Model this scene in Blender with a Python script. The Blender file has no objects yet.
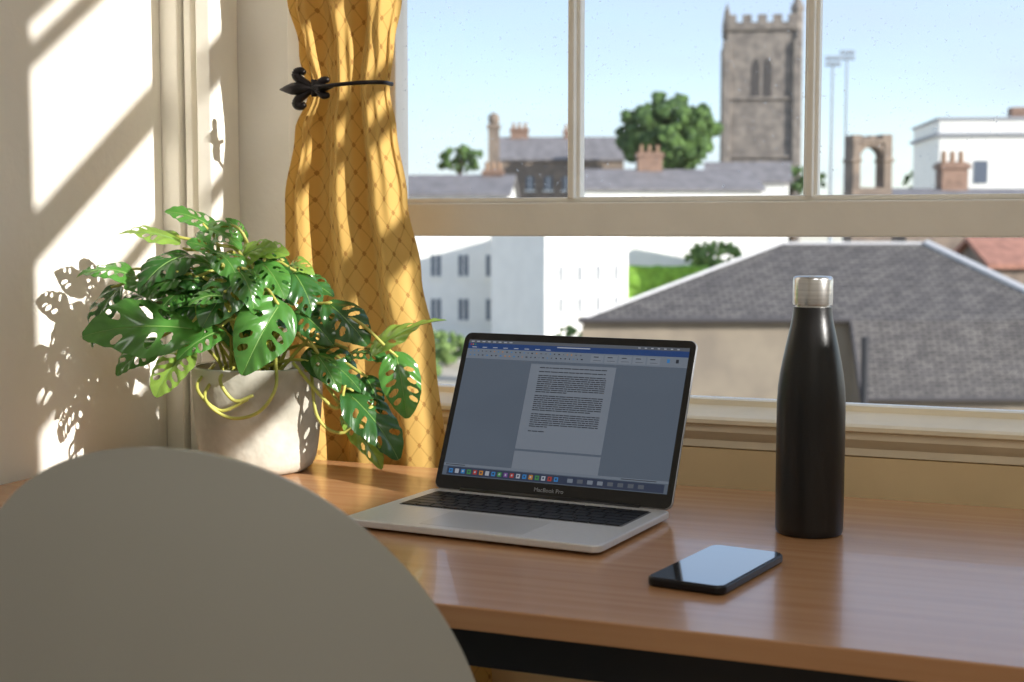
import bpy, bmesh, math, random
from mathutils import Vector, Matrix
random.seed(7)
PSI=0.3868
CAM=Vector((0,-1.66,1.06))
RT=Vector((math.cos(PSI),math.sin(PSI),0)); FW=Vector((-math.sin(PSI),math.cos(PSI),0)); UP=Vector((0,0,1))
col=bpy.context.scene.collection
# ------------------------------------------------------------ materials
def srgb(r,g,b):
    def c(v):
        v/=255.0
        return v/12.92 if v<=.04045 else ((v+.055)/1.055)**2.4
    return (c(r),c(g),c(b),1)
def mat(name,c,rough=.5,metal=0,var=0.0,scale=8,stretch=(1,1,1),bump=0,bscale=None,spec=.5,trans=0,emit=None,es=0,c2=None,coat=0):
    m=bpy.data.materials.new(name); m.use_nodes=True
    nt=m.node_tree; b=nt.nodes['Principled BSDF']
    b.inputs['Base Color'].default_value=c
    b.inputs['Roughness'].default_value=rough; b.inputs['Metallic'].default_value=metal
    b.inputs['Specular IOR Level'].default_value=spec
    b.inputs['Coat Weight'].default_value=coat
    if emit:
        b.inputs['Emission Color'].default_value=emit; b.inputs['Emission Strength'].default_value=es
    if var>0 or c2 or bump>0:
        tc=nt.nodes.new('ShaderNodeTexCoord'); mp=nt.nodes.new('ShaderNodeMapping')
        mp.inputs['Scale'].default_value=stretch
        nt.links.new(tc.outputs['Object'],mp.inputs['Vector'])
        n=nt.nodes.new('ShaderNodeTexNoise'); n.inputs['Scale'].default_value=scale; n.inputs['Detail'].default_value=6
        nt.links.new(mp.outputs[0],n.inputs['Vector'])
        if var>0 or c2:
            r=nt.nodes.new('ShaderNodeValToRGB')
            a=c2 if c2 else tuple(min(1,x*(1-var)) for x in c[:3])+(1,)
            d=c if c2 else tuple(min(1,x*(1+var)) for x in c[:3])+(1,)
            r.color_ramp.elements[0].position=.35; r.color_ramp.elements[1].position=.65
            r.color_ramp.elements[0].color=a; r.color_ramp.elements[1].color=d
            nt.links.new(n.outputs['Fac'],r.inputs['Fac']); nt.links.new(r.outputs[0],b.inputs['Base Color'])
        if bump>0:
            n2=n
            if bscale:
                n2=nt.nodes.new('ShaderNodeTexNoise'); n2.inputs['Scale'].default_value=bscale; nt.links.new(mp.outputs[0],n2.inputs['Vector'])
            bp=nt.nodes.new('ShaderNodeBump'); bp.inputs['Strength'].default_value=bump; bp.inputs['Distance'].default_value=.01
            nt.links.new(n2.outputs['Fac'],bp.inputs['Height']); nt.links.new(bp.outputs[0],b.inputs['Normal'])
    if trans>0:
        t=nt.nodes.new('ShaderNodeBsdfTranslucent'); mx=nt.nodes.new('ShaderNodeMixShader'); mx.inputs[0].default_value=trans
        src=b.inputs['Base Color'].links[0].from_socket if b.inputs['Base Color'].links else None
        if src: nt.links.new(src,t.inputs['Color'])
        else: t.inputs['Color'].default_value=c
        out=nt.nodes['Material Output']
        nt.links.new(b.outputs[0],mx.inputs[1]); nt.links.new(t.outputs[0],mx.inputs[2]); nt.links.new(mx.outputs[0],out.inputs['Surface'])
    return m
# ------------------------------------------------------------ mesh builder
class MB:
    def __init__(s): s.v=[]; s.f=[]; s.mi=[]
    def add(s,vs,fs,mi=0):
        o=len(s.v); s.v+= [tuple(v) for v in vs]; s.f+=[tuple(i+o for i in f) for f in fs]; s.mi+=[mi]*len(fs)
    def box(s,x0,x1,y0,y1,z0,z1,mi=0,M=None):
        vs=[Vector((x,y,z)) for x in (x0,x1) for y in (y0,y1) for z in (z0,z1)]
        if M: vs=[M@v for v in vs]
        s.add(vs,[(0,1,3,2),(4,6,7,5),(0,4,5,1),(2,3,7,6),(0,2,6,4),(1,5,7,3)],mi)
    def quad(s,pts,mi=0): s.add(pts,[tuple(range(len(pts)))],mi)
    def prism(s,pts,a0,a1,fn,mi=0):
        n=len(pts); vs=[fn(p,a0) for p in pts]+[fn(p,a1) for p in pts]
        s.add(vs,[tuple(range(n))[::-1],tuple(range(n,2*n))]+[(i,(i+1)%n,(i+1)%n+n,i+n) for i in range(n)],mi)
    def lathe(s,prof,n=48,c=(0,0,0),mi=0,cap=True):
        vs=[];fs=[]
        for r,z in prof:
            for i in range(n):
                a=2*math.pi*i/n; vs.append((c[0]+r*math.cos(a),c[1]+r*math.sin(a),c[2]+z))
        for j in range(len(prof)-1):
            for i in range(n):
                fs.append((j*n+i,j*n+(i+1)%n,(j+1)*n+(i+1)%n,(j+1)*n+i))
        if cap:
            fs.append(tuple(range(n))[::-1]); fs.append(tuple((len(prof)-1)*n+i for i in range(n)))
        s.add(vs,fs,mi)
    def tube(s,pts,rad,n=8,mi=0,flat=1.0):
        pts=[Vector(p) for p in pts]; m=len(pts)
        if not hasattr(rad,'__len__'): rad=[rad]*m
        ref=Vector((0.31,0.2,0.93)).normalized(); vs=[];fs=[]
        for i,p in enumerate(pts):
            t=(pts[min(i+1,m-1)]-pts[max(i-1,0)]).normalized()
            a=t.cross(ref)
            if a.length<.1: a=t.cross(Vector((1,0,0)))
            a.normalize(); b=t.cross(a)
            for k in range(n):
                q=2*math.pi*k/n; vs.append(p+(a*math.cos(q)*flat+b*math.sin(q))*rad[i])
        for i in range(m-1):
            for k in range(n):
                fs.append((i*n+k,i*n+(k+1)%n,(i+1)*n+(k+1)%n,(i+1)*n+k))
        fs.append(tuple(range(n))[::-1]); fs.append(tuple((m-1)*n+k for k in range(n)))
        s.add(vs,fs,mi)
    def obj(s,name,mats,parent=None,smooth=False,bevel=0,bseg=2,fix=True,angle=None):
        me=bpy.data.meshes.new(name); me.from_pydata(s.v,[],s.f); 
        for m in (mats if isinstance(mats,(list,tuple)) else [mats]): me.materials.append(m)
        for p,i in zip(me.polygons,s.mi): p.material_index=i
        if fix:
            bm=bmesh.new(); bm.from_mesh(me); bmesh.ops.recalc_face_normals(bm,faces=bm.faces); bm.to_mesh(me); bm.free()
        if smooth:
            for p in me.polygons: p.use_smooth=True
            if angle: me.set_sharp_from_angle(angle=math.radians(angle))
        me.update()
        o=bpy.data.objects.new(name,me); col.objects.link(o)
        if parent: o.parent=parent
        if bevel:
            b=o.modifiers.new('bevel','BEVEL'); b.width=bevel; b.segments=bseg; b.limit_method='ANGLE'; b.angle_limit=math.radians(40)
        return o
def tag(o,label,cat,group=None):
    o['label']=label; o['category']=cat
    if group: o['group']=group
    return o
def struct(o,label=None):
    o['kind']='structure'
    if label: o['label']=label
    return o
def thing(name,label,cat,loc=(0,0,0),rz=0,group=None):
    e=bpy.data.objects.new(name,None); e.empty_display_size=.05; e.location=loc; e.rotation_euler=(0,0,rz); col.objects.link(e)
    return tag(e,label,cat,group)
def rrect(w,h,r,n=6,cx=0,cy=0):
    pts=[]
    for sx,sy,a0 in ((1,1,0),(-1,1,90),(-1,-1,180),(1,-1,270)):
        for i in range(n+1):
            a=math.radians(a0+90*i/n); pts.append((cx+sx*(w/2-r)+r*math.cos(a),cy+sy*(h/2-r)+r*math.sin(a)))
    return pts
XY=lambda p,z:Vector((p[0],p[1],z))
XZ=lambda p,y:Vector((p[0],y,p[1]))
def interp(tab,x):
    if x<=tab[0][0]: return tab[0][1:]
    for a,b in zip(tab,tab[1:]):
        if x<=b[0]:
            t=(x-a[0])/(b[0]-a[0]); t=t*t*(3-2*t)
            return tuple(p+(q-p)*t for p,q in zip(a[1:],b[1:]))
    return tab[-1][1:]
def cr(pts,n=8):
    P=[Vector(p) for p in pts]; P=[P[0]*2-P[1]]+P+[P[-1]*2-P[-2]]; out=[]
    for i in range(1,len(P)-2):
        for k in range(n):
            t=k/n; a,b,c,d=P[i-1:i+3]
            out.append(.5*((2*b)+(c-a)*t+(2*a-5*b+4*c-d)*t*t+(3*b-a-3*c+d)*t**3))
    out.append(P[-2]); return out
# ------------------------------------------------------------ common materials
M_wall=mat('cream_plaster',srgb(240,235,224),.75,var=.03,scale=5,bump=.12,bscale=60)
M_trim=mat('cream_gloss_paint',srgb(250,245,233),.38,var=.03,scale=14,bump=.08,bscale=40)
M_sill=mat('warm_sill_paint',srgb(248,234,204),.5,var=.05,scale=14,bump=.08,bscale=40,spec=.3)
M_ceil=mat('ceiling_white',srgb(238,235,228),.9,var=.02)
M_floor=mat('floor_boards',srgb(150,124,100),.5,var=.25,scale=3,stretch=(1,12,1))
# ------------------------------------------------------------ room
XL=-1.235; YW=.08; CH=3.1
b=MB(); b.box(XL-.15,XL,-3.6,.30,0,CH)
struct(b.obj('wall_left',M_wall))
WL,WR=-.965,.64
b=MB()
b.box(XL,WL,YW,.24,0,CH)
b.box(WL,WR,YW,.24,0,.80)
b.box(WR,.70,YW,.24,0,CH)
b.box(WL,WR,YW,.24,2.35,CH)
struct(b.obj('wall_back',M_wall))
# unseen splayed bay wall, added with an opening that shapes the sun beam
BA=Vector((.66,.08,0)); ba,bb_=.8034,-.5954; BD=Vector((ba,bb_,0)); BN=Vector((-bb_,ba,0))
BM=Matrix(((BD.x,BN.x,0,BA.x),(BD.y,BN.y,0,BA.y),(0,0,1,0),(0,0,0,1)))
t0,t1=.80,1.69; ZS=1.50; ZT=3.02; TE=2.42
b=MB(); b.box(-.03,TE,0,.06,0,ZS,M=BM); b.box(-.03,TE,0,.06,ZT,CH,M=BM); b.box(-.03,t0,0,.06,ZS,ZT,M=BM); b.box(t1,TE,0,.06,ZS,ZT,M=BM)
struct(b.obj('wall_bay_added',M_wall))
b=MB()  # added window bars, placed to cast diagonal shadows on the left wall
for z,h in ((2.333,.024),(2.62,.012),(2.56,.008),(1.93,.022),(2.10,.006),(2.16,.006),(ZS+.01,.012),(ZT-.01,.012)): b.box(t0,t1,.015,.04,z-h,z+h,M=BM)
for t in (t0+.008,t1-.008): b.box(t-.008,t+.008,.015,.045,ZS,ZT,M=BM)
struct(b.obj('window_added',M_trim),'unseen cream bay side window added to shape sun bands')
b=MB(); b.box(3.2,3.4,-2.4,-.3,-5.94,2.33); struct(b.obj('sun_blocker_wall',M_wall),'unseen added wall blocking sun from the desk')  # unseen wall added outside to cut the sun short on the desk
b=MB(); b.box(2.6,2.75,-3.6,-1.33,0,CH); struct(b.obj('wall_right',M_wall))
b=MB(); b.box(XL-.15,2.75,-3.75,-3.6,0,CH); struct(b.obj('wall_front',M_wall))
outl=[(XL-.15,-3.75),(2.75,-3.75),(2.75,-1.33),(.72,.14),(.70,.24),(XL-.15,.24)]
b=MB(); b.prism(outl,-.1,0,XY); struct(b.obj('floor',M_floor))
b=MB(); b.prism(outl,CH,CH+.1,XY); struct(b.obj('ceiling',M_ceil))
# casing mouldings on the left of the window
b=MB()
b.box(XL,XL+.030,.045,YW,0,2.6)
b.box(XL+.030,XL+.036,.062,YW,0,2.6)
b.box(XL+.036,XL+.048,.052,YW,0,2.6)
b.box(XL+.085,XL+.108,.010,YW,0,2.6)
b.box(XL+.20,WL,.060,YW,.0,2.45)
b.tube([(XL+.056,.072,0),(XL+.056,.072,2.6)],.006,8)
struct(b.obj('trim_1',M_trim,bevel=.002))
b=MB()
prof=[(.12,.843),(.110,.842),(.106,.835),(.075,.828),(.062,.826),(.056,.823),(.056,.818),(.062,.815),(.063,.807),(.069,.800),(.074,.795),(.074,.786),(.08,.784),(.12,.784)]
b.prism(prof,-.93,.60,lambda p,a:Vector((a,p[0],p[1])))
struct(b.obj('trim_2',M_sill))
b=MB(); b.box(-.93,.60,.074,YW,.43,.784)  # panel colour carries the warm light bounced off the table
struct(b.obj('trim_3',mat('panel_bounce_tint',srgb(244,216,166),.55,var=.05,scale=8)))
b=MB()
b.box(-.93,.60,.07,YW,.40,.43); b.box(-.93,.60,.068,YW,0,.12)
struct(b.obj('baseboard_back',M_trim,bevel=.003))
b=MB(); b.box(XL,XL+.015,-3.6,.045,0,.14); struct(b.obj('baseboard_left',M_trim,bevel=.004))
# ------------------------------------------------------------ window
W=MB()
W.box(WL,-.938,.10,.24,.80,2.35); W.box(.58,WR,.10,.24,.80,2.35)
W.box(WL,WR,.10,.24,2.30,2.35); W.box(WL,WR,.12,.136,.80,.843); W.box(WL,WR,.136,.30,.77,.800)
W.box(-.936,-.899,.12,.152,1.049,1.95); W.box(.545,.58,.12,.155,1.049,1.95)
W.box(-.936,.58,.117,.158,1.049,1.094); W.box(-.936,.58,.125,.15,1.094,1.101)
W.box(-.936,.58,.12,.155,1.90,1.95)
MX=[-.641,-.328,-.013,.300]
for x in MX:
    W.box(x-.0045,x+.0045,.118,.157,1.098,1.92); W.box(x-.0090,x+.0090,.130,.150,1.098,1.92)
W.box(-.90,.56,.131,.146,1.52,1.537)
W.box(-.938,-.920,.165,.195,1.43,2.32); W.box(.55,.58,.165,.195,1.43,2.32)
W.box(-.938,.58,.162,.198,1.43,1.468); W.box(-.938,.58,.165,.195,2.27,2.32)
W.box(-.92,.56,.172,.188,1.80,1.818)
for x in MX: W.box(x-.009,x+.009,.168,.19,1.45,2.3)
wn=struct(W.obj('window_1',M_trim,bevel=.0025),'cream painted sash window with lower sash raised')
g=bpy.data.materials.new('dusty_glass'); g.use_nodes=True; nt=g.node_tree; nt.nodes.clear()
out=nt.nodes.new('ShaderNodeOutputMaterial'); tr=nt.nodes.new('ShaderNodeBsdfTransparent'); gl=nt.nodes.new('ShaderNodeBsdfGlossy'); gl.inputs['Roughness'].default_value=.02
df=nt.nodes.new('ShaderNodeBsdfTranslucent'); m1=nt.nodes.new('ShaderNodeMixShader'); m2=nt.nodes.new('ShaderNodeMixShader'); m1.inputs[0].default_value=.04
tc=nt.nodes.new('ShaderNodeTexCoord'); vo=nt.nodes.new('ShaderNodeTexNoise'); vo.inputs['Scale'].default_value=190; vo.inputs['Detail'].default_value=2
n3=nt.nodes.new('ShaderNodeTexNoise'); n3.inputs['Scale'].default_value=7
rp=nt.nodes.new('ShaderNodeMapRange'); rp.inputs[1].default_value=.66; rp.inputs[2].default_value=.80; rp.inputs[3].default_value=.02; rp.inputs[4].default_value=.7
mu=nt.nodes.new('ShaderNodeMath'); mu.operation='MULTIPLY'
rp2=nt.nodes.new('ShaderNodeMapRange'); rp2.inputs[1].default_value=.35; rp2.inputs[2].default_value=.65; rp2.inputs[3].default_value=.2; rp2.inputs[4].default_value=1
for n in (vo,n3): nt.links.new(tc.outputs['Object'],n.inputs['Vector'])
nt.links.new(vo.outputs['Fac'],rp.inputs[0]); nt.links.new(n3.outputs['Fac'],rp2.inputs[0])
nt.links.new(rp.outputs[0],mu.inputs[0]); nt.links.new(rp2.outputs[0],mu.inputs[1])
nt.links.new(tr.outputs[0],m1.inputs[1]); nt.links.new(gl.outputs[0],m1.inputs[2])
nt.links.new(mu.outputs[0],m2.inputs[0]); nt.links.new(m1.outputs[0],m2.inputs[1]); nt.links.new(df.outputs[0],m2.inputs[2]); nt.links.new(m2.outputs[0],out.inputs[0])
b=MB(); b.quad([(-.90,.140,1.09),(.56,.140,1.09),(.56,.140,1.92),(-.90,.140,1.92)])
o=b.obj('glass_pane',g,parent=wn); 
# ------------------------------------------------------------ curtain
def curtain_mat():
    m=mat('gold_fabric',srgb(198,148,58),.7,spec=.3)
    nt=m.node_tree; b=nt.nodes['Principled BSDF']
    uv=nt.nodes.new('ShaderNodeUVMap'); sx=nt.nodes.new('ShaderNodeSeparateXYZ'); nt.links.new(uv.outputs[0],sx.inputs[0])
    def M(op,a,b2=None):
        n=nt.nodes.new('ShaderNodeMath'); n.operation=op
        for i,x in enumerate((a,b2)):
            if x is None: continue
            if isinstance(x,(int,float)): n.inputs[i].default_value=x
            else: nt.links.new(x,n.inputs[i])
        return n.outputs[0]
    u=M('MULTIPLY',sx.outputs[0],1/.036); v=M('MULTIPLY',sx.outputs[1],1/.036)
    p=M('ADD',u,v); q=M('SUBTRACT',u,v)
    d1=M('ABSOLUTE',M('SUBTRACT',M('FRACT',p),.5)); d2=M('ABSOLUTE',M('SUBTRACT',M('FRACT',q),.5))
    dm=M('MINIMUM',d1,d2)
    line=M('LESS_THAN',dm,.04)
    mx=M('MAXIMUM',d1,d2); dot=M('LESS_THAN',mx,.11)
    msk=M('MAXIMUM',M('MULTIPLY',line,.35),M('MULTIPLY',dot,.75))
    mixc=nt.nodes.new('ShaderNodeMix'); mixc.data_type='RGBA'
    mixc.inputs[6].default_value=srgb(224,184,104); mixc.inputs[7].default_value=srgb(160,110,52)
    nt.links.new(msk,mixc.inputs[0]); nt.links.new(mixc.outputs[2],b.inputs['Base Color'])
    bp=nt.nodes.new('ShaderNodeBump'); bp.inputs['Strength'].default_value=.35; bp.inputs['Distance'].default_value=.002; bp.invert=True
    nt.links.new(msk,bp.inputs['Height']); nt.links.new(bp.outputs[0],b.inputs['Normal'])
    t=nt.nodes.new('ShaderNodeBsdfTranslucent'); mxs=nt.nodes.new('ShaderNodeMixShader'); mxs.inputs[0].default_value=.32
    nt.links.new(mixc.outputs[2],t.inputs['Color']); out=nt.nodes['Material Output']
    nt.links.new(b.outputs[0],mxs.inputs[1]); nt.links.new(t.outputs[0],mxs.inputs[2]); nt.links.new(mxs.outputs[0],out.inputs[0])
    return m
edges=[(.02,-1.03,-.69),(.45,-1.02,-.715),(.70,-1.012,-.772),(.75,-1.012,-.782),(.9,-1.020,-.798),(1.0,-1.024,-.818),(1.098,-1.023,-.838),(1.19,-1.005,-.853),(1.241,-.982,-.862),(1.30,-.998,-.854),(1.364,-1.014,-.846),(1.7,-1.06,-.84),(2.45,-1.08,-.84)]
NU,NV=220,260; vs=[];fs=[];uvs=[]
for j in range(NV+1):
    z=.02+2.43*(j/NV)
    xl,xr=interp(edges,z)
    tight=math.exp(-((z-1.241)/.05)**2)
    amp=.019*(1-.4*tight)
    for i in range(NU+1):
        u=i/NU
        x=xl+(xr-xl)*(u+.010*math.sin(u*23))
        ph=u*2*math.pi*3.4+.25*math.sin(z*2.3+.5)+1.0*math.sin(u*4+z*.5)
        fine=math.exp(-((z-1.241)/.16)**2)
        y=.024+amp*(.72*math.sin(ph)+.16*math.sin(1.7*ph+1+z)+(.04+.16*fine)*math.sin(3.6*ph+z*2))
        y-=.010*math.sin(math.pi*u)*tight
        y+=.004*math.sin(z*44+u*17)*math.exp(-((z-1.33)/.09)**2)
        vs.append((x,y,z)); uvs.append((u*.42,z))
for j in range(NV):
    for i in range(NU):
        a=j*(NU+1)+i; fs.append((a,a+1,a+NU+2,a+NU+1))
b=MB(); b.add(vs,fs); cu=b.obj('curtain',curtain_mat(),smooth=True,fix=False)
ul=cu.data.uv_layers.new(name='UVMap')
for l in cu.data.loops: ul.data[l.index].uv=uvs[l.vertex_index]
tag(cu,'gold diamond-patterned curtain gathered beside the sash window','curtain')
M_iron=mat('dark_iron',srgb(38,34,34),.38,metal=.7,var=.2,scale=60)
tb=thing('curtain_tieback','dark iron tieback with fleur-de-lis end around gold curtain','curtain tieback',(-.966,-.006,1.243))
b=MB()
b.tube(cr([(-.006,.014,0),(.01,-.006,0),(.045,-.012,.002),(.085,-.010,.004),(.108,.006,.005),(.110,.03,.005)],8),.0028,8,flat=1)
b.obj('band',M_iron,parent=tb,smooth=True)
b=MB()
y=-.005
b.tube([(.012,y,0),(.006,y,0),(0,y-.001,0),(-.008,y-.002,0),(-.018,y-.002,0),(-.028,y-.001,0),(-.038,y,0)],[.003,.005,.0065,.0088,.008,.0048,.0008],12)
for s in (1,-1):
    b.tube(cr([(.012,y,.002*s),(.0,y,.008*s),(-.010,y,.014*s),(-.013,y,.020*s),(-.006,y,.0235*s),(.000,y,.020*s)],5),[.0036+.0026*math.sin(math.pi*i/25) for i in range(26)],8)
    b.tube(cr([(.014,y,.002*s),(.022,y,.006*s),(.030,y,.010*s),(.037,y,.009*s)],5),[.003+.0026*math.sin(math.pi*i/15) if i<15 else .001 for i in range(16)],8)
b.tube([(.014,y,-.011),(.014,y,.011)],.004,8)
b.tube([(.014,y,0),(.026,y-.001,0),(.042,y,0)],[.005,.0065,.001],10)
b.obj('fleur_ornament',M_iron,parent=tb,smooth=True)
# ------------------------------------------------------------ table
M_wood=mat('orange_wood',srgb(200,152,108),.25,scale=3,stretch=(.7,20,20),c2=srgb(188,137,94),bump=.02,bscale=30,spec=.85,coat=.2)
M_black=mat('black_steel',srgb(26,28,32),.45,var=.1)
TX0,TX1,TY0,TY1=XL+.018,.52,-.612,-.006
tbl=thing('desk','orange-brown wooden desk with black steel frame below window','desk',((TX0+TX1)/2,(TY0+TY1)/2,0))
cx,cy=(TX0+TX1)/2,(TY0+TY1)/2; hw,hd=(TX1-TX0)/2,(TY1-TY0)/2
b=MB(); b.box(-hw,hw,-hd,hd,.730,.75); b.obj('tabletop',M_wood,parent=tbl,bevel=.0015)
b=MB()
b.box(-hw+.03,hw-.03,-hd+.03,-hd+.06,.69,.730); b.box(-hw+.03,hw-.03,hd-.06,hd-.03,.69,.730)
b.box(-hw+.03,-hw+.06,-hd+.06,hd-.06,.69,.730); b.box(hw-.06,hw-.03,-hd+.06,hd-.06,.69,.730)
b.obj('frame',M_black,parent=tbl,bevel=.002)
for sx in (-1,1):
    for sy in (-1,1):
        b=MB(); x=sx*(hw-.045); y2=sy*(hd-.045); b.box(x-.015,x+.015,y2-.015,y2+.015,0,.69); b.obj('leg',M_black,parent=tbl,bevel=.002)
# ------------------------------------------------------------ laptop
M_alu=mat('silver_aluminium',srgb(220,220,220),.38,metal=.35,var=.02,scale=200)
M_lid=mat('lid_aluminium',srgb(150,151,154),.4,metal=.6,var=.02,scale=200)
M_blk=mat('black_plastic',srgb(14,14,16),.4)
M_bez=mat('black_glass',srgb(8,8,10),.15)
lp=thing('laptop','open silver laptop with document on screen on wooden desk','laptop',(-.552,-.205,.75),math.radians(-5.0))
LW,LD=.292,.192; BT=.0108
b=MB(); b.prism(rrect(LW,LD,.010,6,0,-LD/2+.004),.0032,BT,XY); b.obj('base',M_alu,parent=lp,bevel=.0015)
for x in (-.12,.12):
    for y in (-.165,-.02): 
        b=MB(); b.lathe([(.006,0),(.007,.0034)],16,(x,y,0)); b.obj('rubber_foot',M_blk,parent=lp)
kb=MB(); ky0,ky1=-.098,-.014
kb.prism(rrect(.262,ky1-ky0,.003,3,0,(ky0+ky1)/2),BT-.0001,BT+.0003,XY,0)
rows=6; rh=(ky1-ky0-.003)/rows
for r in range(rows):
    yc=ky1-.0015-rh*(r+.5); x=-.129
    ws=[1]*14
    if r==1: ws=[1]*13+[1.5]
    if r==2: ws=[1.5]+[1]*13
    if r==3: ws=[1.8]+[1]*11+[1.8]
    if r==4: ws=[2.3]+[1]*10+[2.3]
    if r==5: ws=[1,1,1,1.25,5.2,1.25,1,1,1,1]
    un=.258/sum(ws)
    for w in ws:
        kb.box(x+.0009,x+w*un-.0009,yc-rh/2+.0009,yc+rh/2-.0009,BT+.0003,BT+.0012,1); x+=w*un
kb.obj('keyboard',[mat('key_well',srgb(96,96,98),.5),mat('keycap',srgb(12,12,14),.45)],parent=lp)
b=MB(); b.prism(rrect(.118,.068,.003,4,0,-.142),BT-.0001,BT+.0002,XY); b.obj('trackpad',mat('trackpad_glass',srgb(204,204,204),.3,metal=.3),parent=lp)
b=MB(); b.tube([(-.11,.004,.0098),(.11,.004,.0098)],.0042,12); b.obj('hinge',M_blk,parent=lp,smooth=True)
LH=.192
lid=MB(); lid.prism(rrect(LW,LH,.009,6,0,LH/2),0,.0035,XZ)
lid=lid.obj('lid',M_lid,parent=lp,bevel=.0008); lid.location=(0,.004,BT); lid.rotation_euler=(math.radians(-24),0,0)
b=MB(); b.prism(rrect(LW-.0016,LH-.0016,.0085,6,0,LH/2),-.0008,.0002,XZ); b.obj('bezel',M_bez,parent=lid)
def em(name,rgb,k=.62):
    c=srgb(*rgb); m=mat(name,(c[0]*.05,c[1]*.05,c[2]*.05,1),.2,emit=c,es=k,spec=.35); return m
dm=[em('scr_background',(92,103,118)),em('scr_blue',(38,68,122)),em('scr_ribbon',(118,128,142)),em('scr_page',(124,133,146)),em('scr_text',(48,54,64)),
    em('scr_menubar',(92,98,108)),em('icon_red',(170,60,54)),em('icon_green',(66,140,78)),em('icon_cyan',(56,124,186)),em('icon_orange',(186,126,56)),em('icon_white',(168,174,186)),em('icon_purple',(116,78,146)),em('scr_dock',(52,62,84)),em('scr_ribbon_tile',(128,137,150))]
D=MB(); DW,DH=.277,.166; z0=.0165; X0=-DW/2
def R(u0,u1,v0,v1,mi,l=1):
    y=-.0010-.00004*l
    D.quad([(X0+u0*DW,y,z0+DH*(1-v1)),(X0+u1*DW,y,z0+DH*(1-v1)),(X0+u1*DW,y,z0+DH*(1-v0)),(X0+u0*DW,y,z0+DH*(1-v0))],mi)
R(0,1,0,1,0,0); R(0,1,0,.024,5); R(0,1,.024,.066,1)
R(0,1,.066,.140,2)
x=.012
for i in range(8): R(x,x+.014,.009,.016,10,2); x+=.026
for i in range(7): x=.78+.028*i; R(x,x+.010,.009,.016,10,2)
R(.42,.57,.030,.038,10,2)
for i,c in enumerate((6,9,7)): R(.01+i*.010,.016+i*.010,.030,.040,c,2)
random.seed(3)
for i in range(8): R(.02+i*.050,.042+i*.050,.052,.058,10,2)
for r_ in range(2):
    x=.015
    while x<.55:
        w=random.uniform(.003,.009); R(x,x+w,.080+.030*r_,.088+.030*r_,random.choice([4,4,4,5,8,9]),2); x+=w+.014
for i in range(5): R(.58+i*.062,.58+i*.062+.055,.076,.130,13,2)
for i in range(5): R(.592+i*.062,.592+i*.062+.022,.088,.094,4,3); R(.592+i*.062,.592+i*.062+.034,.114,.118,5,3)
R(.912,.924,.084,.110,8,3); R(.95,.962,.084,.110,4,3)
R(.315,.700,.160,.775,3,2); R(.315,.700,.79,.915,3,2)
def words(v,u0,u1):
    x=u0
    while x<u1-.004:
        w=random.uniform(.010,.034); e=min(x+w,u1); R(x,e,v,v+.0066,4,3); x=e+.0026
v=.182
for n,last in ((1,.50),(1,.6),(9,.5),(8,.62),(7,.44)):
    for k in range(n):
        words(v,.358,.665 if k<n-1 or n==1 else last); v+=.0147
    v+=.014
words(v+.006,.358,.43)
R(.0,1,.915,.932,2,2); R(.01,.10,.921,.926,4,3); R(.8,.95,.921,.926,4,3)
R(.02,.985,.938,.995,12,2)
x=.03; ic=[8,10,8,7,6,9,10,8,7,11,6,10,8,9,7,10,6,8]
for c in ic:
    R(x,x+.018,.951,.982,c,3); R(x+.005,x+.012,.959,.972,random.choice([10,12,4]),4); x+=.0285
x+=.02
for i in range(8):
    R(x+.01,x+.034,.953,.980,random.choice([3,5,2]),3); x+=.0435
D.obj('display',dm,parent=lid,fix=False)
def text_mesh(txt,size,name,m,parent,loc,rot):
    c=bpy.data.curves.new(name,'FONT'); c.body=txt; c.size=size; c.align_x='CENTER'; c.align_y='CENTER'; c.extrude=.00002
    t=bpy.data.objects.new('tmp',c); col.objects.link(t); dg=bpy.context.evaluated_depsgraph_get(); dg.update()
    me=bpy.data.meshes.new_from_object(t.evaluated_get(dg)); bpy.data.objects.remove(t)
    me.materials.clear(); me.materials.append(m); o=bpy.data.objects.new(name,me); col.objects.link(o); o.parent=parent; o.location=loc; o.rotation_euler=rot
    return o
text_mesh('MacBook Pro',.0066,'lettering',mat('letter_grey',srgb(160,162,166),.4),lid,(0,-.0011,.0085),(math.pi/2,0,0))
# ------------------------------------------------------------ phone
ph=thing('smartphone','black smartphone lying flat with glossy reflective screen','smartphone',(-.304,-.423,.75),math.radians(-9))
PW,PL=.073,.150
b=MB(); b.prism(rrect(PW,PL,.010,8),0.0005,.0082,XY); b.obj('body',mat('phone_body',srgb(20,20,24),.3,metal=.3),parent=ph,bevel=.002,bseg=3,smooth=True,angle=40)
b=MB(); b.prism(rrect(PW-.004,PL-.004,.008,8),.0080,.0086,XY); b.obj('screen',mat('phone_glass',srgb(14,17,22),.10,spec=1.0,coat=1),parent=ph)
b=MB(); b.box(-PW/2-.0006,-PW/2+.001,.02,.052,.003,.0056); b.obj('volume_button',M_blk,parent=ph)
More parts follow.
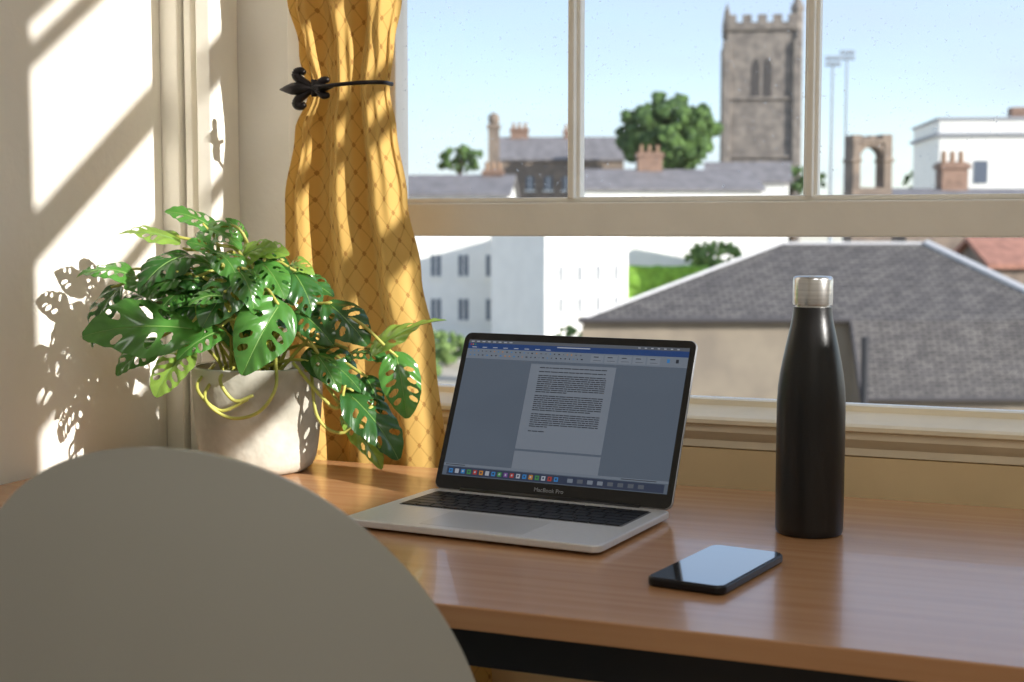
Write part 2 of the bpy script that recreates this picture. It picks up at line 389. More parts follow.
# ------------------------------------------------------------ bottle
bt=thing('water_bottle','matte black metal water bottle with silver cap','bottle',(-.2595,-.219,.75))
b=MB(); q=.972; qr=.975
prof=[(.030,0),(.0335,.001),(.0348,.004),(.0350,.008),(.0352,.05),(.0352,.130),(.0350,.142),(.0342,.154),(.0325,.168),(.0300,.182),(.0272,.196),(.0244,.209),(.0222,.219),(.0208,.226),(.0200,.232),(.0196,.2375)]
b.lathe([(r*qr,z*q) for r,z in prof],72); b.obj('body',mat('matte_black',srgb(17,17,19),.32,spec=.5,bump=.02,bscale=300),parent=bt,smooth=True,angle=50)
b=MB(); b.lathe([(r*qr*.98,z*q) for r,z in [(.0180,.237),(.0180,.2395),(.0205,.2397),(.0208,.2415),(.0208,.2655),(.0202,.268),(.0185,.2693),(.0,.2695)]],72,cap=False)
b.obj('cap',mat('brushed_steel',srgb(214,214,214),.24,metal=1,var=.12,scale=6,stretch=(1,1,60)),parent=bt,smooth=True,angle=50)
# ------------------------------------------------------------ chair
M_shell=mat('beige_shell',srgb(180,180,171),.32,var=.02,scale=3)
M_leg=mat('beech_wood',srgb(190,150,105),.5,var=.12,scale=5,stretch=(10,10,1))
ch=thing('chair','pale beige moulded chair with rounded back at desk','chair',(-.590,-.690,0),math.radians(10))
path=cr([Vector((y,z,0)) for y,z in [(.225,.425),(.19,.445),(.06,.437),(-.07,.430),(-.155,.452),(-.198,.53),(-.214,.64),(-.226,.78),(-.228,.86),(-.224,.920)]],14)
cum=[0]
for a,c in zip(path,path[1:]): cum.append(cum[-1]+(c-a).length)
TOT=cum[-1]
def at(s):
    for i in range(len(cum)-1):
        if s<=cum[i+1]+1e-9:
            t=(s-cum[i])/(cum[i+1]-cum[i]); return path[i].lerp(path[i+1],t)
    return path[-1]
rowsS=[]
n1=18; HW=.200; QT=.25
for i in range(n1): rowsS.append(.09*(1-math.cos(math.pi/2*i/n1)))
for i in range(30): rowsS.append(.09+(TOT-.09-QT)*i/30)
for i in range(41): rowsS.append(TOT-QT+QT*math.sin(math.pi/2*i/40))
vs=[];fs=[];NU2=48
for s in rowsS:
    p=at(min(s,TOT)); q=TOT-s
    hwid=HW
    if q<QT: hwid=HW*max(0.0,(1-(1-q/QT)**2.1))**(1/2.1)
    if s<.09: hwid=HW*max(0.0,(1-(1-s/.09)**3))**(1/3)*1.0
    hwid=max(hwid,.004)
    if s<.09: hwid=max(hwid,.08)
    back=min(1,max(0,(s-.30)/.2))
    for i in range(NU2+1):
        u=-1+2*i/NU2; x=hwid*math.sin(u*math.pi/2); xx=abs(x)/HW
        y=p.x+back*.085*xx**2; z=p.y+(1-back)*.03*xx**3
        vs.append((x,y,z))
for j in range(len(rowsS)-1):
    for i in range(NU2):
        a=j*(NU2+1)+i; fs.append((a,a+1,a+NU2+2,a+NU2+1))
b=MB(); b.add(vs,fs); sh=b.obj('seat_shell',M_shell,parent=ch,smooth=True,fix=False)
so=sh.modifiers.new('s','SOLIDIFY'); so.thickness=.010; so.offset=0
bv=sh.modifiers.new('b','BEVEL'); bv.width=.0025; bv.segments=2; bv.limit_method='ANGLE'; bv.angle_limit=math.radians(50)
for sx in (-1,1):
    for sy in (-1,1):
        b=MB(); b.tube([(sx*.10,sy*.10+.02,.425),(sx*.20,sy*.20+.02,0)],[.014,.010],12); b.obj('leg',M_leg,parent=ch,smooth=True,angle=50)
b=MB(); b.tube([(-.1,-.08,.41),(.1,.12,.41)],.008,8); b.tube([(.1,-.08,.41),(-.1,.12,.41)],.008,8); b.obj('cross_brace',M_black,parent=ch)
# ------------------------------------------------------------ plant
PC=Vector((-.985,-.105,.7505))
pl=thing('potted_plant','leafy green plant with holed leaves in beige pot','potted plant',PC)
b=MB()
b.lathe([(.054,0),(.062,.002),(.069,.008),(.0735,.018),(.0765,.034),(.0795,.062),(.082,.095),(.083,.128),(.083,.134),(.081,.1355),(.077,.1345),(.0765,.110),(.0,.110)],64,cap=False)
b.obj('pot',mat('stone_pot',srgb(208,205,192),.6,scale=15,bump=.2,bscale=55,c2=srgb(166,162,148),spec=.4),parent=pl,smooth=True,angle=40)
b=MB(); b.lathe([(.0,.1185),(.04,.119),(.0765,.116)],40,cap=False); b.obj('soil',mat('soil',srgb(50,36,26),.9,var=.4,scale=90,bump=.8),parent=pl)
S=.00129
def P(px,py,d=0): return RT*((px-259)*S)+UP*(.135+(366-py)*S)-FW*d
def leaf_base(seed,nh):
    rnd=random.Random(seed); N,Mh=54,42
    bm=bmesh.new(); grid=[]
    def wd(u): return .36*(max(0,math.sin(math.pi*u**.64))**.68)*(1-.25*max(0,u-.6))
    for j in range(N+1):
        u=j/N; row=[]
        for i in range(Mh+1):
            v=-1+2*i/Mh; x=v*wd(u); y=u-.13*abs(v)**1.2*max(0,(1-u/.5))**2
            row.append(bm.verts.new((x,y,0)))
        grid.append(row)
    holes=[]
    for s in (-1,1):
        for k in rnd.sample(range(4),nh):
            u=.20+.155*k+rnd.uniform(-.02,.02); w=wd(u)
            L=w*rnd.uniform(.22,.30); ang=math.radians(rnd.uniform(16,30)+k*6)
            c=(s*w*rnd.uniform(.45,.52),u+w*.08); holes.append((c,L,.024+.013*rnd.random(),ang*1,s))
    for j in range(N):
        for i in range(Mh):
            q=(grid[j][i],grid[j][i+1],grid[j+1][i+1],grid[j+1][i])
            cx=sum(v.co.x for v in q)/4; cy=sum(v.co.y for v in q)/4; kill=False
            for c,L,Wd,ang,s in holes:
                dx=(cx-c[0])*s; dy=cy-c[1]; a=dx*math.cos(ang)+dy*math.sin(ang); bb=-dx*math.sin(ang)+dy*math.cos(ang)
                if (a/L)**2+(bb/Wd)**2<1: kill=True;break
            if not kill:
                try: bm.faces.new(q)
                except Exception: pass
    bmesh.ops.remove_doubles(bm,verts=bm.verts,dist=1e-5)
    bmesh.ops.delete(bm,geom=[v for v in bm.verts if not v.link_faces],context='VERTS')
    for _ in range(4):
        bmesh.ops.smooth_vert(bm,verts=[v for v in bm.verts if v.is_boundary],factor=.5,use_axis_x=True,use_axis_y=True)
    bm.verts.index_update(); r=([tuple(v.co) for v in bm.verts],[tuple(v.index for v in f.verts) for f in bm.faces]); bm.free(); return r
LB=[leaf_base(s,n) for s,n in enumerate((3,3,4,2,3,1,4))]
LF=MB(); ST=MB()
def leaf(base,tip,nrm,width=1.0,bend=.6,fold=.25,k=0,mi=0,stem=True,wv=1.0):
    rnd=random.Random(int(base.x*9e4)+int(tip.z*7e4)+k)
    Dv=tip-base; L=Dv.length; Dn=Dv.normalized(); N=nrm.normalized(); X=Dn.cross(N).normalized(); N=X.cross(Dn).normalized()
    vs,fs=LB[k%7]; out=[]; wav=rnd.uniform(0,6); tw=rnd.uniform(-.8,.8); kk=bend*1.4
    for x,y,_ in vs:
        x*=width
        yy=math.sin(kk*(y-.5))/kk+.5; zz=-(1-math.cos(kk*(y-.5)))/kk*1.0
        zz+=fold*abs(x)-1.3*abs(x)**2+wv*.03*math.sin(9*y+wav+(2 if x>0 else 0))*min(1,abs(x)*4)+tw*x*(y-.3)
        zz+=.012*math.cos(26*y-30*abs(x))*min(1,abs(x)*6)
        xx=x+.12*math.sin(kk*y)*tw*y
        out.append(base+(X*xx+Dn*yy+N*zz)*L)
    LF.add(out,fs,mi)
    if stem:
        a=Vector((rnd.uniform(-.035,.035),rnd.uniform(-.03,.03),.118)); m=a.lerp(base,.55)+UP*(.03+.04*rnd.random())
        q=cr([a,m,base],8); ST.tube(q,[.0022]*(len(q)-1)+[.0014],6)
    rib=[base+(X*(.12*math.sin(kk*t)*tw*t)+Dn*(math.sin(kk*(t-.5))/kk+.5)+N*(-(1-math.cos(kk*(t-.5)))/kk+.001))*L for t in [i/10 for i in range(11)]]
    ST.tube(rib,[.0010*(1-.8*i/10) for i in range(11)],5,mi=1)
T=-FW
def nv(f,u,r): return T*f+UP*u+RT*r
L_=[((213,318,.10),(112,328,.13),(.75,.7,0),.9,.6,1),
((145,270,.04),(94,270,.06),(.5,.8,-.2),1.0,.8,1),
((122,288,.03),(101,345,.05),(.8,.1,-.6),.85,.6,0),
((186,238,.03),(134,232,.05),(.45,.9,0),.9,.5,2),
((224,228,.02),(175,211,.03),(.5,.9,0),.85,.6,1),
((196,250,.05),(156,288,.09),(.7,.6,-.3),1.05,.8,0),
((212,226,.03),(256,246,.05),(.6,.8,.1),1.0,.8,1),
((255,250,.02),(296,255,.04),(.6,.8,0),.8,.5,2),
((292,302,.09),(258,364,.13),(.95,.2,.1),1.05,.5,1),
((254,272,.08),(224,322,.12),(.9,.4,-.2),1.05,.5,0),
((302,272,.03),(326,320,.05),(.8,.3,.5),1.0,.6,0),
((338,302,.05),(373,344,.06),(.8,.35,.4),1.1,.6,0),
((378,342,.05),(447,312,.05),(.35,.9,.1),.7,.5,2),
((402,354,.06),(410,414,.07),(.9,.1,.3),.95,.5,1),
((360,386,.07),(406,450,.09),(.75,.5,.5),.85,.6,0),
((354,412,.06),(388,462,.07),(.7,.3,.6),.6,.6,2),
((198,344,.06),(174,390,.09),(.8,.3,-.3),.95,.7,2),
((166,338,.04),(128,370,.06),(.7,.5,-.3),.95,.7,1),
((318,346,.04),(372,384,.06),(.7,.6,.3),1.0,.6,0),
((230,268,.03),(188,258,.05),(.6,.8,0),1.0,.7,1),
((204,280,.05),(169,314,.08),(.7,.6,-.2),1.0,.8,1),
((272,262,.04),(297,296,.07),(.8,.5,.3),1.0,.7,1),
((170,292,.02),(126,302,.04),(.6,.7,-.2),1.0,.8,0),
((308,308,.05),(340,342,.07),(.8,.5,.3),1.0,.7,0),
((240,308,.02),(268,344,.05),(.8,.5,0),1.0,.7,0),
((246,240,-.02),(227,219,-.02),(.5,.9,0),1.0,.6,1),
((296,278,-.01),(338,295,.0),(.6,.7,.2),1.0,.7,0),
((234,324,.08),(200,350,.12),(.8,.5,-.2),.8,.6,1),
((243,290,.10),(210,298,.12),(.7,.7,-.2),.9,.9,1),
((327,350,.07),(348,385,.09),(.8,.4,.3),.8,.7,1),
((352,348,.03),(392,356,.05),(.5,.8,.3),.85,.8,0),
((372,374,.05),(388,408,.06),(.8,.4,.3),.8,.7,0)]
rr=random.Random(21)
for i in range(30):
    a=rr.uniform(0,2*math.pi); r=rr.uniform(.15,.85)
    cx_=238+r*96*math.cos(a); cy_=286+r*54*math.sin(a); d=rr.uniform(.0,.12)*(1-.5*r)
    da=math.atan2(cy_-285+25,cx_-240)+rr.uniform(-.6,.6); Lp=rr.uniform(32,48)
    if cy_>340 : continue
    L_.append(((cx_-.5*Lp*math.cos(da),cy_-.5*Lp*math.sin(da),d),(cx_+.5*Lp*math.cos(da),cy_+.5*Lp*math.sin(da),d+rr.uniform(.0,.03)),(rr.uniform(.4,.8),rr.uniform(.4,.9),rr.uniform(-.4,.4)),rr.uniform(.85,1.1),rr.uniform(.7,1.2),rr.choice([0,0,1,1,2])))
for i,(a,c,n,w,bd,mi) in enumerate(L_):
    leaf(P(*a),P(*c),nv(*n),w,bd,.34,i,mi,wv=1.0 if i<32 else 1.6)
for q in ([(228,366,.0),(222,388,.095),(244,408,.10),(272,404,.10),(288,382,.09),(285,355,.06)],[(300,360,.05),(330,392,.07),(345,402,.07),(352,380,.07)],[(318,372,.05),(326,412,.07),(350,426,.07),(378,400,.07)],[(216,366,0),(214,380,.09),(236,402,.095),(262,392,.09)],[(240,366,.0),(236,372,.09),(250,392,.10),(268,388,.095)],[(236,364,0),(240,330,.02),(236,300,.05)],[(250,364,.02),(262,330,.05),(285,300,.08)],[(226,364,.02),(214,340,.05),(205,312,.07)]):
    pts=cr([P(*x) for x in q],8); ST.tube(pts,.0022,7)
M_lf=[mat('leaf_deep_green',srgb(56,106,48),.22,var=.25,scale=22,trans=.25,spec=1.0),mat('leaf_green',srgb(84,142,62),.22,var=.25,scale=22,trans=.34,spec=1.0),mat('leaf_bright_green',srgb(150,188,84),.24,var=.2,scale=22,trans=.44,spec=.9)]
LF.obj('foliage',M_lf,parent=pl,smooth=True,fix=False)
ST.obj('stems',[mat('stem_green',srgb(180,178,88),.5,var=.2,scale=30),mat('midrib',srgb(120,160,78),.5)],parent=pl,smooth=True)
# ------------------------------------------------------------ outdoors
GZ=-7.0
def O(lat,D,h=GZ): 
    p=CAM+RT*lat+FW*D; return Vector((p.x,p.y,CAM.z+h))
M_white=mat('white_render',srgb(238,236,228),.8,var=.03,scale=1)
M_slate=mat('slate',srgb(120,116,116),.7,var=.2,scale=1.6)
def slate_mat():
    m=mat('slate_tiles',srgb(110,106,110),.85,spec=.2); nt=m.node_tree; b=nt.nodes['Principled BSDF']
    tc=nt.nodes.new('ShaderNodeTexCoord'); br=nt.nodes.new('ShaderNodeTexBrick'); mp=nt.nodes.new('ShaderNodeMapping')
    mp.inputs['Scale'].default_value=(1,1,2.2); mp.inputs['Rotation'].default_value=(math.radians(90),0,0)
    br.inputs['Scale'].default_value=1.25; br.inputs['Color1'].default_value=srgb(114,109,104); br.inputs['Color2'].default_value=srgb(92,88,86); br.inputs['Mortar'].default_value=srgb(62,60,60); br.inputs['Mortar Size'].default_value=.035
    ns=nt.nodes.new('ShaderNodeTexNoise'); ns.inputs['Scale'].default_value=2.2; ns.inputs['Detail'].default_value=9; ns.inputs['Roughness'].default_value=.65
    mr=nt.nodes.new('ShaderNodeMapRange'); mr.inputs[1].default_value=.32; mr.inputs[2].default_value=.68; mr.inputs[3].default_value=.8; mr.inputs[4].default_value=1.15
    mm=nt.nodes.new('ShaderNodeVectorMath'); mm.operation='SCALE'
    nt.links.new(tc.outputs['Object'],mp.inputs[0]); nt.links.new(tc.outputs['Object'],ns.inputs[0]); nt.links.new(ns.outputs['Fac'],mr.inputs[0]); nt.links.new(mp.outputs[0],br.inputs[0]); nt.links.new(br.outputs[0],mm.inputs[0]); nt.links.new(mr.outputs[0],mm.inputs['Scale']); nt.links.new(mm.outputs[0],b.inputs['Base Color']); return m
M_slates=slate_mat()
M_stone=mat('church_stone',srgb(140,131,121),.9,scale=1.3,c2=srgb(108,101,95))
M_stoned=mat('old_stone',srgb(142,126,110),.9,scale=1.6,c2=srgb(112,100,90))
M_dark=mat('window_dark',srgb(96,104,116),.3)
M_brick=mat('brick_brown',srgb(136,110,94),.9,var=.2,scale=3)
M_ridge=mat('pale_lead',srgb(200,198,196),.5)
M_grass=mat('bright_grass',srgb(120,160,60),.9,var=.25,scale=2)
M_ground=mat('pale_ground',srgb(176,166,148),.9,var=.12,scale=.3)
M_pot=mat('clay_pot',srgb(150,122,98),.9)
b=MB(); c0=O(0,250); b.box(c0.x-400,c0.x+400,1.5,700,CAM.z+GZ-.5,CAM.z+GZ); struct(b.obj('ground',M_ground),'pale ground outside below the houses')
def house(name,label,lat,D,yaw,w,dep,he,hr,wm,rm,wins=(),chims=(),overh=.25,cat='house'):
    e=thing(name,label,cat,O(lat,D),PSI+math.radians(yaw)); H=he-GZ; Rr=hr-GZ
    b=MB(); b.box(0,w,0,dep,0,H); 
    for x in (0,w): b.add([(x,0,H),(x,dep,H),(x,dep/2,Rr)],[(0,1,2)])
    b.obj('walls',wm,parent=e)
    b=MB(); oh=overh; sl=(Rr-H)/(dep/2)
    for s in (0,1):
        y0=-oh if s==0 else dep+oh; z0_=H-oh*sl
        b.add([(-oh,y0,z0_),(w+oh,y0,z0_),(w+oh,dep/2,Rr),(-oh,dep/2,Rr),(-oh,y0,z0_+.18),(w+oh,y0,z0_+.18),(w+oh,dep/2,Rr+.18),(-oh,dep/2,Rr+.18)],[(0,1,2,3),(4,5,6,7),(0,1,5,4),(0,3,7,4),(1,2,6,5)])
    b.obj('roof',rm,parent=e)
    for (x,z,ww,hh) in wins:
        b=MB(); b.box(x-ww/2,x+ww/2,-.03,.05,z-hh/2-GZ,z+hh/2-GZ,0); b.box(x-ww/2-.12,x+ww/2+.12,-.10,.0,z-hh/2-.14-GZ,z-hh/2-GZ,1); b.box(x-.04,x+.04,-.06,.0,z-hh/2-GZ,z+hh/2-GZ,1)
        b.obj('window',[M_dark,M_white],parent=e)
    for (x,y,cw,top) in chims:
        b=MB(); b.box(x-cw/2,x+cw/2,y-.4,y+.4,H-.3,top-GZ,0); b.box(x-cw/2-.1,x+cw/2+.1,y-.5,y+.5,top-GZ-.3,top-GZ-.1,0)
        for k in range(3): b.lathe([(.14,top-GZ),(.11,top-GZ+.5)],8,(x-cw/2+cw*(k+.5)/3,y,0),1)
        b.obj('chimney',[M_brick,M_pot],parent=e)
    return e
def px(x,D): return (x-512)/1422*D
def hy(y,D): return (228-y)/1422*D
D_=88
house('house','white rendered house with rows of sash windows',px(330,D_),D_,-4,11.0,8,hy(196,D_),hy(176,D_),M_white,M_slate,[(x,z,.6,1.3) for x in (6.6,8.3,10.0) for z in (-2.3,-5.0)],[(9.8,4,1.2,hy(168,D_))])
house('house','white gabled house with small dark windows',px(545,80),80,38,6.3,5,hy(226,80),hy(206,80),M_white,M_slate,[(x,z,.4,.9) for x in (1.2,2.6,4.0,5.4) for z in (-2.6,-4.4)])
house('house','brown stone terrace with long slate roof',px(498,125),125,0,11,8,hy(160,125),hy(137,125),M_stoned,M_slate,[(x,3.9,.7,1.2) for x in (1.2,2.8,4.4,6.0,7.6,9.2)],[(1.9,4,1.6,hy(126,125)),(6.5,4,1.2,hy(128,125))])
house('house','low house with grey slate roof below round tree',px(585,95),95,6,12,7,hy(190,95),hy(170,95),M_white,M_slate,[],[(5,3.5,1.7,hy(150,95))])
house('house','small pale house with slate roof beside church',px(706,107),107,-8,6,3.6,hy(182,107),hy(164,107),M_white,M_slate,[(2,2.2,.7,1)],[])
house('house','pale blue house beyond lawn',px(636,124),124,0,10,6,hy(232,124),hy(215,124),mat('pale_blue_render',srgb(170,196,222),.8),M_slate,[(x,-1.3,.8,1.2) for x in (1.5,3.6,5.7,7.6)])
house('house','slate roofed house with brown chimney stack',px(905,62),62,5,7,5,hy(205,62),hy(191,62),M_stoned,M_slate,[],[(3.0,2.5,1.2,hy(160,62))])
house('house','distant house with terracotta tiled roof',px(992,54),54,0,8,5,hy(266,54),hy(242,54),M_stoned,mat('terracotta',srgb(158,112,94),.8,var=.2,scale=3))
e=thing('chimney_stack','tall slender stone chimney with round top','chimney',O(px(494,105),105),PSI)
b=MB(); b.box(-.4,.4,-.4,.4,0,hy(128,105)-GZ); b.box(-.5,.5,-.5,.5,hy(130,105)-GZ,hy(126,105)-GZ); b.lathe([(.3,hy(126,105)-GZ),(.42,hy(122,105)-GZ),(.4,hy(117,105)-GZ),(.1,hy(114,105)-GZ)],12); b.obj('stack',M_stoned,parent=e)
e=thing('building','white flat-roofed building with cornice and windows','building',O(px(936,77),77),PSI+math.radians(-6))
b=MB(); H=hy(121,77)-GZ; b.box(0,10,0,8,0,H); b.obj('walls',M_white,parent=e)
b=MB(); b.box(-.2,10.2,-.2,8.2,H-.85,H-.7); b.box(-.12,10.12,-.12,8.12,H,H+.12); b.obj('cornice',mat('grey_cornice',srgb(156,158,164),.8),parent=e)
for x in (2.2,5,7.8):
    for z in (3.0,-.2): 
        b=MB(); b.box(x-.35,x+.35,-.05,.05,z-.6-GZ,z+.6-GZ); b.obj('window',M_dark,parent=e)
b=MB(); b.box(4.2,5.0,2,3,H,H+.8); b.obj('chimney',M_brick,parent=e)
e=thing('stone_arch','weathered open stone arch with jagged broken top','stone arch',O(px(866,55),55),PSI+math.radians(10))
b=MB(); t=hy(137,55)-GZ; lo=hy(188,55)-GZ
b.box(-.82,.82,-.4,.4,0,lo)
b.box(-.80,-.48,-.4,.4,lo,t-.3); b.box(.46,.80,-.4,.4,lo,t-.25)
b.box(-.88,-.44,-.46,.46,t-1.0,t-.88); b.box(.42,.88,-.46,.46,t-1.0,t-.88)
for k in range(15):
    a=math.pi*(k+.5)/15
    b.add([(r*cc-.01,y_,t-.88+r*ss*1.0) for r in (.46,.68) for (cc,ss) in ((math.cos(a-.11),math.sin(a-.11)),(math.cos(a+.11),math.sin(a+.11))) for y_ in (-.36,.36)],[(0,1,3,2),(4,6,7,5),(0,4,5,1),(2,3,7,6),(0,2,6,4),(1,5,7,3)])
for x0_,x1_,h_ in ((-.82,-.42,.02),(-.42,-.15,-.08),(-.15,.12,.0),(.12,.38,-.12),(.38,.80,.05)): b.box(x0_,x1_,-.4,.4,t-.30,t+h_)
b.obj('stonework',M_stoned,parent=e,bevel=.03)
TD=140
e=thing('church_tower','square stone church tower with battlements and belfry window','church tower',O(px(757,TD),TD),PSI+math.radians(-7))
tw=3.3; top=hy(36,TD)-GZ
b=MB(); b.box(-tw,tw,-tw,tw,0,top)
for sx in (-1,1):
    for sy in (-1,1):
        b.box(sx*tw-.4,sx*tw+.4,sy*tw-.4,sy*tw+.4,0,top-1.2)
for z in (top,top-6.5,top-12): b.box(-tw-.25,tw+.25,-tw-.25,tw+.25,z-.25,z)
b.obj('shaft',M_stone,parent=e,bevel=.08)
b=MB()
n=5
for k in range(n):
    c=-tw+.45+(2*tw-.9)*k/(n-1)
    for y in (-tw,tw): b.box(c-.42,c+.42,y-.3,y+.3,top,top+1.25)
    for x in (-tw,tw): b.box(x-.3,x+.3,c-.42,c+.42,top,top+1.25)
for y in (-tw,tw): b.box(-tw,tw,y-.25,y+.25,top,top+.55)
for x in (-tw,tw): b.box(x-.25,x+.25,-tw,tw,top,top+.55)
b.obj('battlement',M_stone,parent=e)
b=MB(); b.lathe([(.55,0),(.55,top+1.6),(.65,top+1.6),(.65,top+1.9),(.05,top+3.2)],8,(tw,-tw+.3,0)); b.obj('stair_turret',M_stone,parent=e)
b=MB(); b.lathe([(.3,top),(.3,top+1.4),(.02,top+2.4)],6,(-tw,-tw,0)); b.obj('pinnacle',M_stone,parent=e)
M_bel=mat('belfry_dark',srgb(74,70,68),.9)
for xc in (-.55,.55):
    pts=[(xc-.4,top-6.4),(xc+.4,top-6.4),(xc+.4,top-3.6),(xc+.25,top-3.1),(xc,top-2.8),(xc-.25,top-3.1),(xc-.4,top-3.6)]
    b=MB(); b.prism(pts,-tw-.04,-tw+.05,XZ); b.obj('belfry_window',M_bel,parent=e)
M_pole=mat('pole_grey',srgb(150,160,170),.5)
for x,Dm in ((829,150),(843,158)):
    e=thing('floodlight_mast','tall grey floodlight mast with lamp cluster','floodlight',O(px(x,Dm),Dm),PSI,'floodlight masts beyond the houses')
    t=hy(68 if x==829 else 62,Dm)-GZ
    b=MB(); b.tube([(0,0,0),(0,0,t)],[.2,.12],8); b.obj('pole',M_pole,parent=e)
    b=MB()
    for r_ in range(2):
        b.box(-.8,.8,-.08,.08,t-.05+r_*.6,t+.05+r_*.6)
        for k in range(4): b.box(-.78+k*.42,-.48+k*.42,-.25,.1,t+.05+r_*.6,t+.4+r_*.6)
    b.obj('lamp_cluster',M_pole,parent=e)
M_tree=mat('tree_leaves',srgb(88,116,54),.9,scale=1.5,c2=srgb(40,64,32))
M_tree2=mat('bush_leaves',srgb(130,154,86),.9,scale=2.5,c2=srgb(74,98,56))
M_bark=mat('bark',srgb(80,66,52),.9,var=.2)
def tree(name,label,lat,D,h,rx,rz,m,n=60,seed=1,cat='tree',trunk=True):
    rnd=random.Random(seed); e=thing(name,label,cat,O(lat,D),PSI)
    bm=bmesh.new(); bmesh.ops.create_icosphere(bm,subdivisions=2,radius=1); sv=[v.co.copy() for v in bm.verts]; sf=[tuple(v.index for v in f.verts) for f in bm.faces]; bm.free()
    b=MB()
    for k in range(n):
        while True:
            p=Vector((rnd.uniform(-1,1),rnd.uniform(-1,1),rnd.uniform(-1,1)))
            if p.length<=1: break
        p=p.normalized()*(p.length**.4)*.82*rnd.uniform(.8,1.1); r=rnd.uniform(.10,.22)
        c=Vector((p.x*rx,p.y*rx,p.z*rz+h-GZ))
        b.add([c+v*(min(rx,rz)*r*(1+rnd.uniform(-.4,.4))) for v in sv],sf)
    b.obj('crown',m,parent=e,fix=False)
    if trunk: b=MB(); b.tube([(0,0,0),(.1,0,(h-GZ)*.5),(0,0,h-GZ)],[.4,.3,.15],8); b.obj('trunk',M_bark,parent=e)
    return e
tree('tree','large round leafy green tree beside church tower',px(667,117),117,hy(136,117),4.7,3.3,M_tree,300,2)
tree('tree','small distant green tree behind houses',px(460,120),120,hy(160,120),2.3,1.3,M_tree,90,3)
tree('tree','small distant green tree behind houses',px(790,118),118,hy(180,118),3.4,1.3,M_tree,90,4)
tree('tree','small distant green tree behind houses',px(915,110),110,hy(182,110),1.6,.9,M_tree,50,5)
tree('bush','pale green bush at foot of white house',px(443,72),72,-6.0,1.6,1.0,M_tree2,90,6,'bush',False)
tree('bush','pale green bush at foot of white house',px(575,74),74,-5.9,1.6,.9,M_tree2,90,7,'bush',False)
tree('bush','pale green bush at foot of white house',px(420,64),64,-6.2,1.3,.8,M_tree2,70,8,'bush',False)
tree('bush','dark green bush near garden wall',px(715,92),92,hy(256,92),2.2,1.1,M_tree2,140,9,'bush',False)
e=thing('hedge','long clipped bright green hedge below white house','hedge',O(px(656,88),88),PSI+math.radians(-5))
bm=bmesh.new(); bmesh.ops.create_cube(bm,size=1); bmesh.ops.subdivide_edges(bm,edges=bm.edges,cuts=14,use_grid_fill=True)
for v in bm.verts:
    v.co=Vector((v.co.x*6.5,v.co.y*2,(v.co.z+.5)*(hy(267,88)-GZ)))+Vector([random.uniform(-.12,.12) for _ in range(3)])
me=bpy.data.meshes.new('foliage'); bm.to_mesh(me); bm.free(); me.materials.append(M_grass); o=bpy.data.objects.new('clipped_foliage',me); col.objects.link(o); o.parent=e
# slate-roofed building in front
e=thing('slate_roof_building','low rendered building with large grey slate hipped roof','building',O(0,0),PSI)
def q(lat,D,h): return (lat,D,h-GZ)
E1,P1,R1,R2=q(1.94,41.7,-2.7),q(9.95,41.7,-2.7),q(8.67,46,-.5),q(13.36,46,-.5)
Q1,Q2,E2,E3=q(9.95,40.2,-4.86),q(20.2,40.2,-4.86),q(4.5,50.3,-2.7),q(15.5,50.3,-2.7)
P4=q(16.9,41.7,-2.7)
b=MB()
b.add([E1,P1,P4,R2,R1],[(0,1,4),(1,2,3),(1,3,4)]); b.add([P1,Q1,Q2,P4],[(0,1,2,3)]); b.add([E1,R1,E2],[(0,1,2)]); b.add([R1,R2,E3,E2],[(0,1,2,3)]); b.add([R2,P4,Q2,E3],[(0,1,3),(1,2,3)])
b.obj('roof',M_slates,parent=e,fix=True)
b=MB()
i_=.25
def wallq(a,c): b.add([(a[0]+i_*.5,a[1]+i_,0),(c[0]+i_*.5,c[1]+i_,0),(c[0]+i_*.5,c[1]+i_,c[2]),(a[0]+i_*.5,a[1]+i_,a[2])],[(0,1,2,3)])
wallq(E1,P1); wallq(P1,Q1); wallq(Q1,Q2); wallq(E2,E1)
b.obj('walls',mat('tan_render',srgb(146,134,116),.9,scale=.8,c2=srgb(128,117,103)),parent=e)
b=MB(); b.tube([E1,P1],.09,8); b.tube([P1,Q1],.06,8); b.tube([Q1,Q2],.07,8); b.obj('gutter',mat('gutter_dark',srgb(70,66,66),.6),parent=e)
b=MB(); b.tube([E1,R1],.06,6); b.tube([R1,R2],.06,6); b.tube([R2,P4],.15,6); b.obj('ridge_tiles',M_ridge,parent=e)
b=MB(); b.tube([(9.62,38.6,4.05),(9.62,38.6,0)],.1,8); b.obj('flue_pipe',mat('pipe_dark',srgb(40,40,44),.6),parent=e)
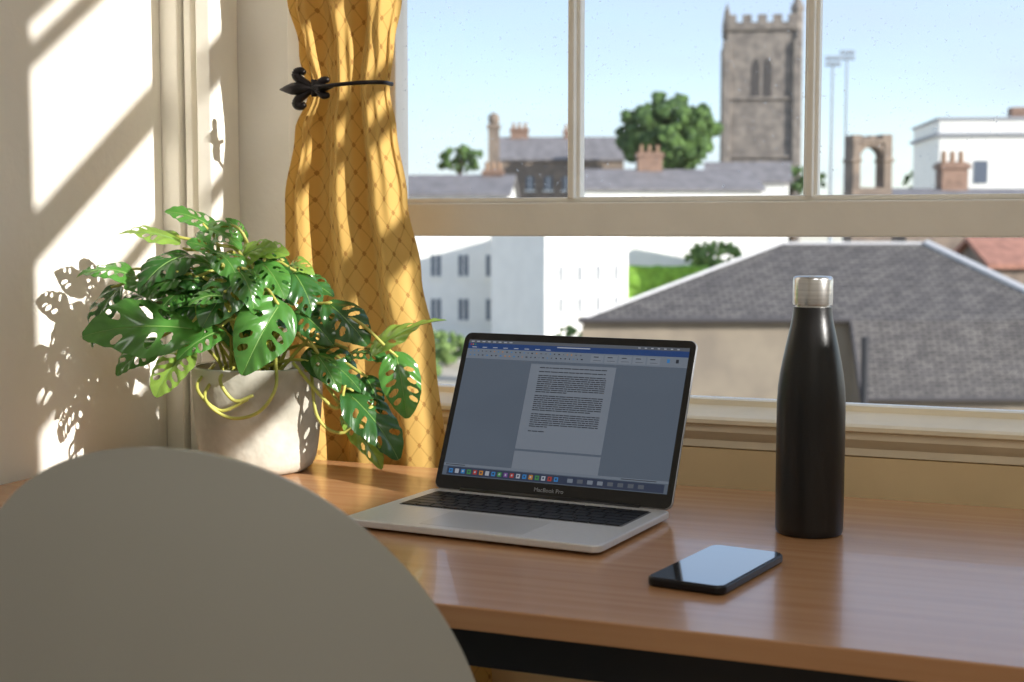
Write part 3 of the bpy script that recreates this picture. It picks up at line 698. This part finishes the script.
# ------------------------------------------------------------ light and sky
sc=bpy.context.scene
w=bpy.data.worlds.new('sky'); sc.world=w; w.use_nodes=True; nt=w.node_tree; bg=nt.nodes['Background']
sk=nt.nodes.new('ShaderNodeTexSky'); sk.sky_type='NISHITA'; sk.sun_disc=False; sk.sun_elevation=math.radians(38); sk.sun_rotation=math.radians(76); sk.air_density=1.0; sk.dust_density=.4; sk.ozone_density=2.5
tc=nt.nodes.new('ShaderNodeTexCoord'); mp=nt.nodes.new('ShaderNodeMapping'); mp.inputs['Scale'].default_value=(2,2,9)
cn=nt.nodes.new('ShaderNodeTexNoise'); cn.inputs['Scale'].default_value=1.6; cn.inputs['Detail'].default_value=7
cr_=nt.nodes.new('ShaderNodeMapRange'); cr_.inputs[1].default_value=.42; cr_.inputs[2].default_value=.70; cr_.inputs[3].default_value=.35; cr_.inputs[4].default_value=.75
mx=nt.nodes.new('ShaderNodeMix'); mx.data_type='RGBA'; mx.inputs[7].default_value=(2.85,3.35,4.2,1)
nt.links.new(tc.outputs['Generated'],mp.inputs[0]); nt.links.new(mp.outputs[0],cn.inputs[0]); nt.links.new(cn.outputs['Fac'],cr_.inputs[0]); nt.links.new(cr_.outputs[0],mx.inputs[0]); nt.links.new(sk.outputs[0],mx.inputs[6]); nt.links.new(mx.outputs[2],bg.inputs[0])
bg.inputs['Strength'].default_value=.245
s=bpy.data.lights.new('sun','SUN'); s.energy=7.0; s.angle=math.radians(.35); s.color=(1,.965,.91)
so_=bpy.data.objects.new('sun',s); col.objects.link(so_); so_.rotation_euler=Vector((1,-.2,.4)).to_track_quat('Z','Y').to_euler()
a=bpy.data.lights.new('fill_light','AREA'); a.energy=21; a.size=1.2; a.color=(1,.98,.95)  # unseen fill light added to brighten the interior
ao=bpy.data.objects.new('fill_light',a); col.objects.link(ao); ao.location=(.9,-2.4,3.05)
# ------------------------------------------------------------ camera
cd=bpy.data.cameras.new('camera'); cd.lens=50; cd.sensor_width=36; cd.clip_start=.02; cd.clip_end=2000
cd.dof.use_dof=True; cd.dof.focus_distance=1.60; cd.dof.aperture_fstop=8
co=bpy.data.objects.new('camera',cd); col.objects.link(co); co.location=CAM; co.rotation_euler=(math.radians(90-4.54),0,PSI); sc.camera=co
try:
    sc.view_settings.view_transform='Standard'
except Exception: pass
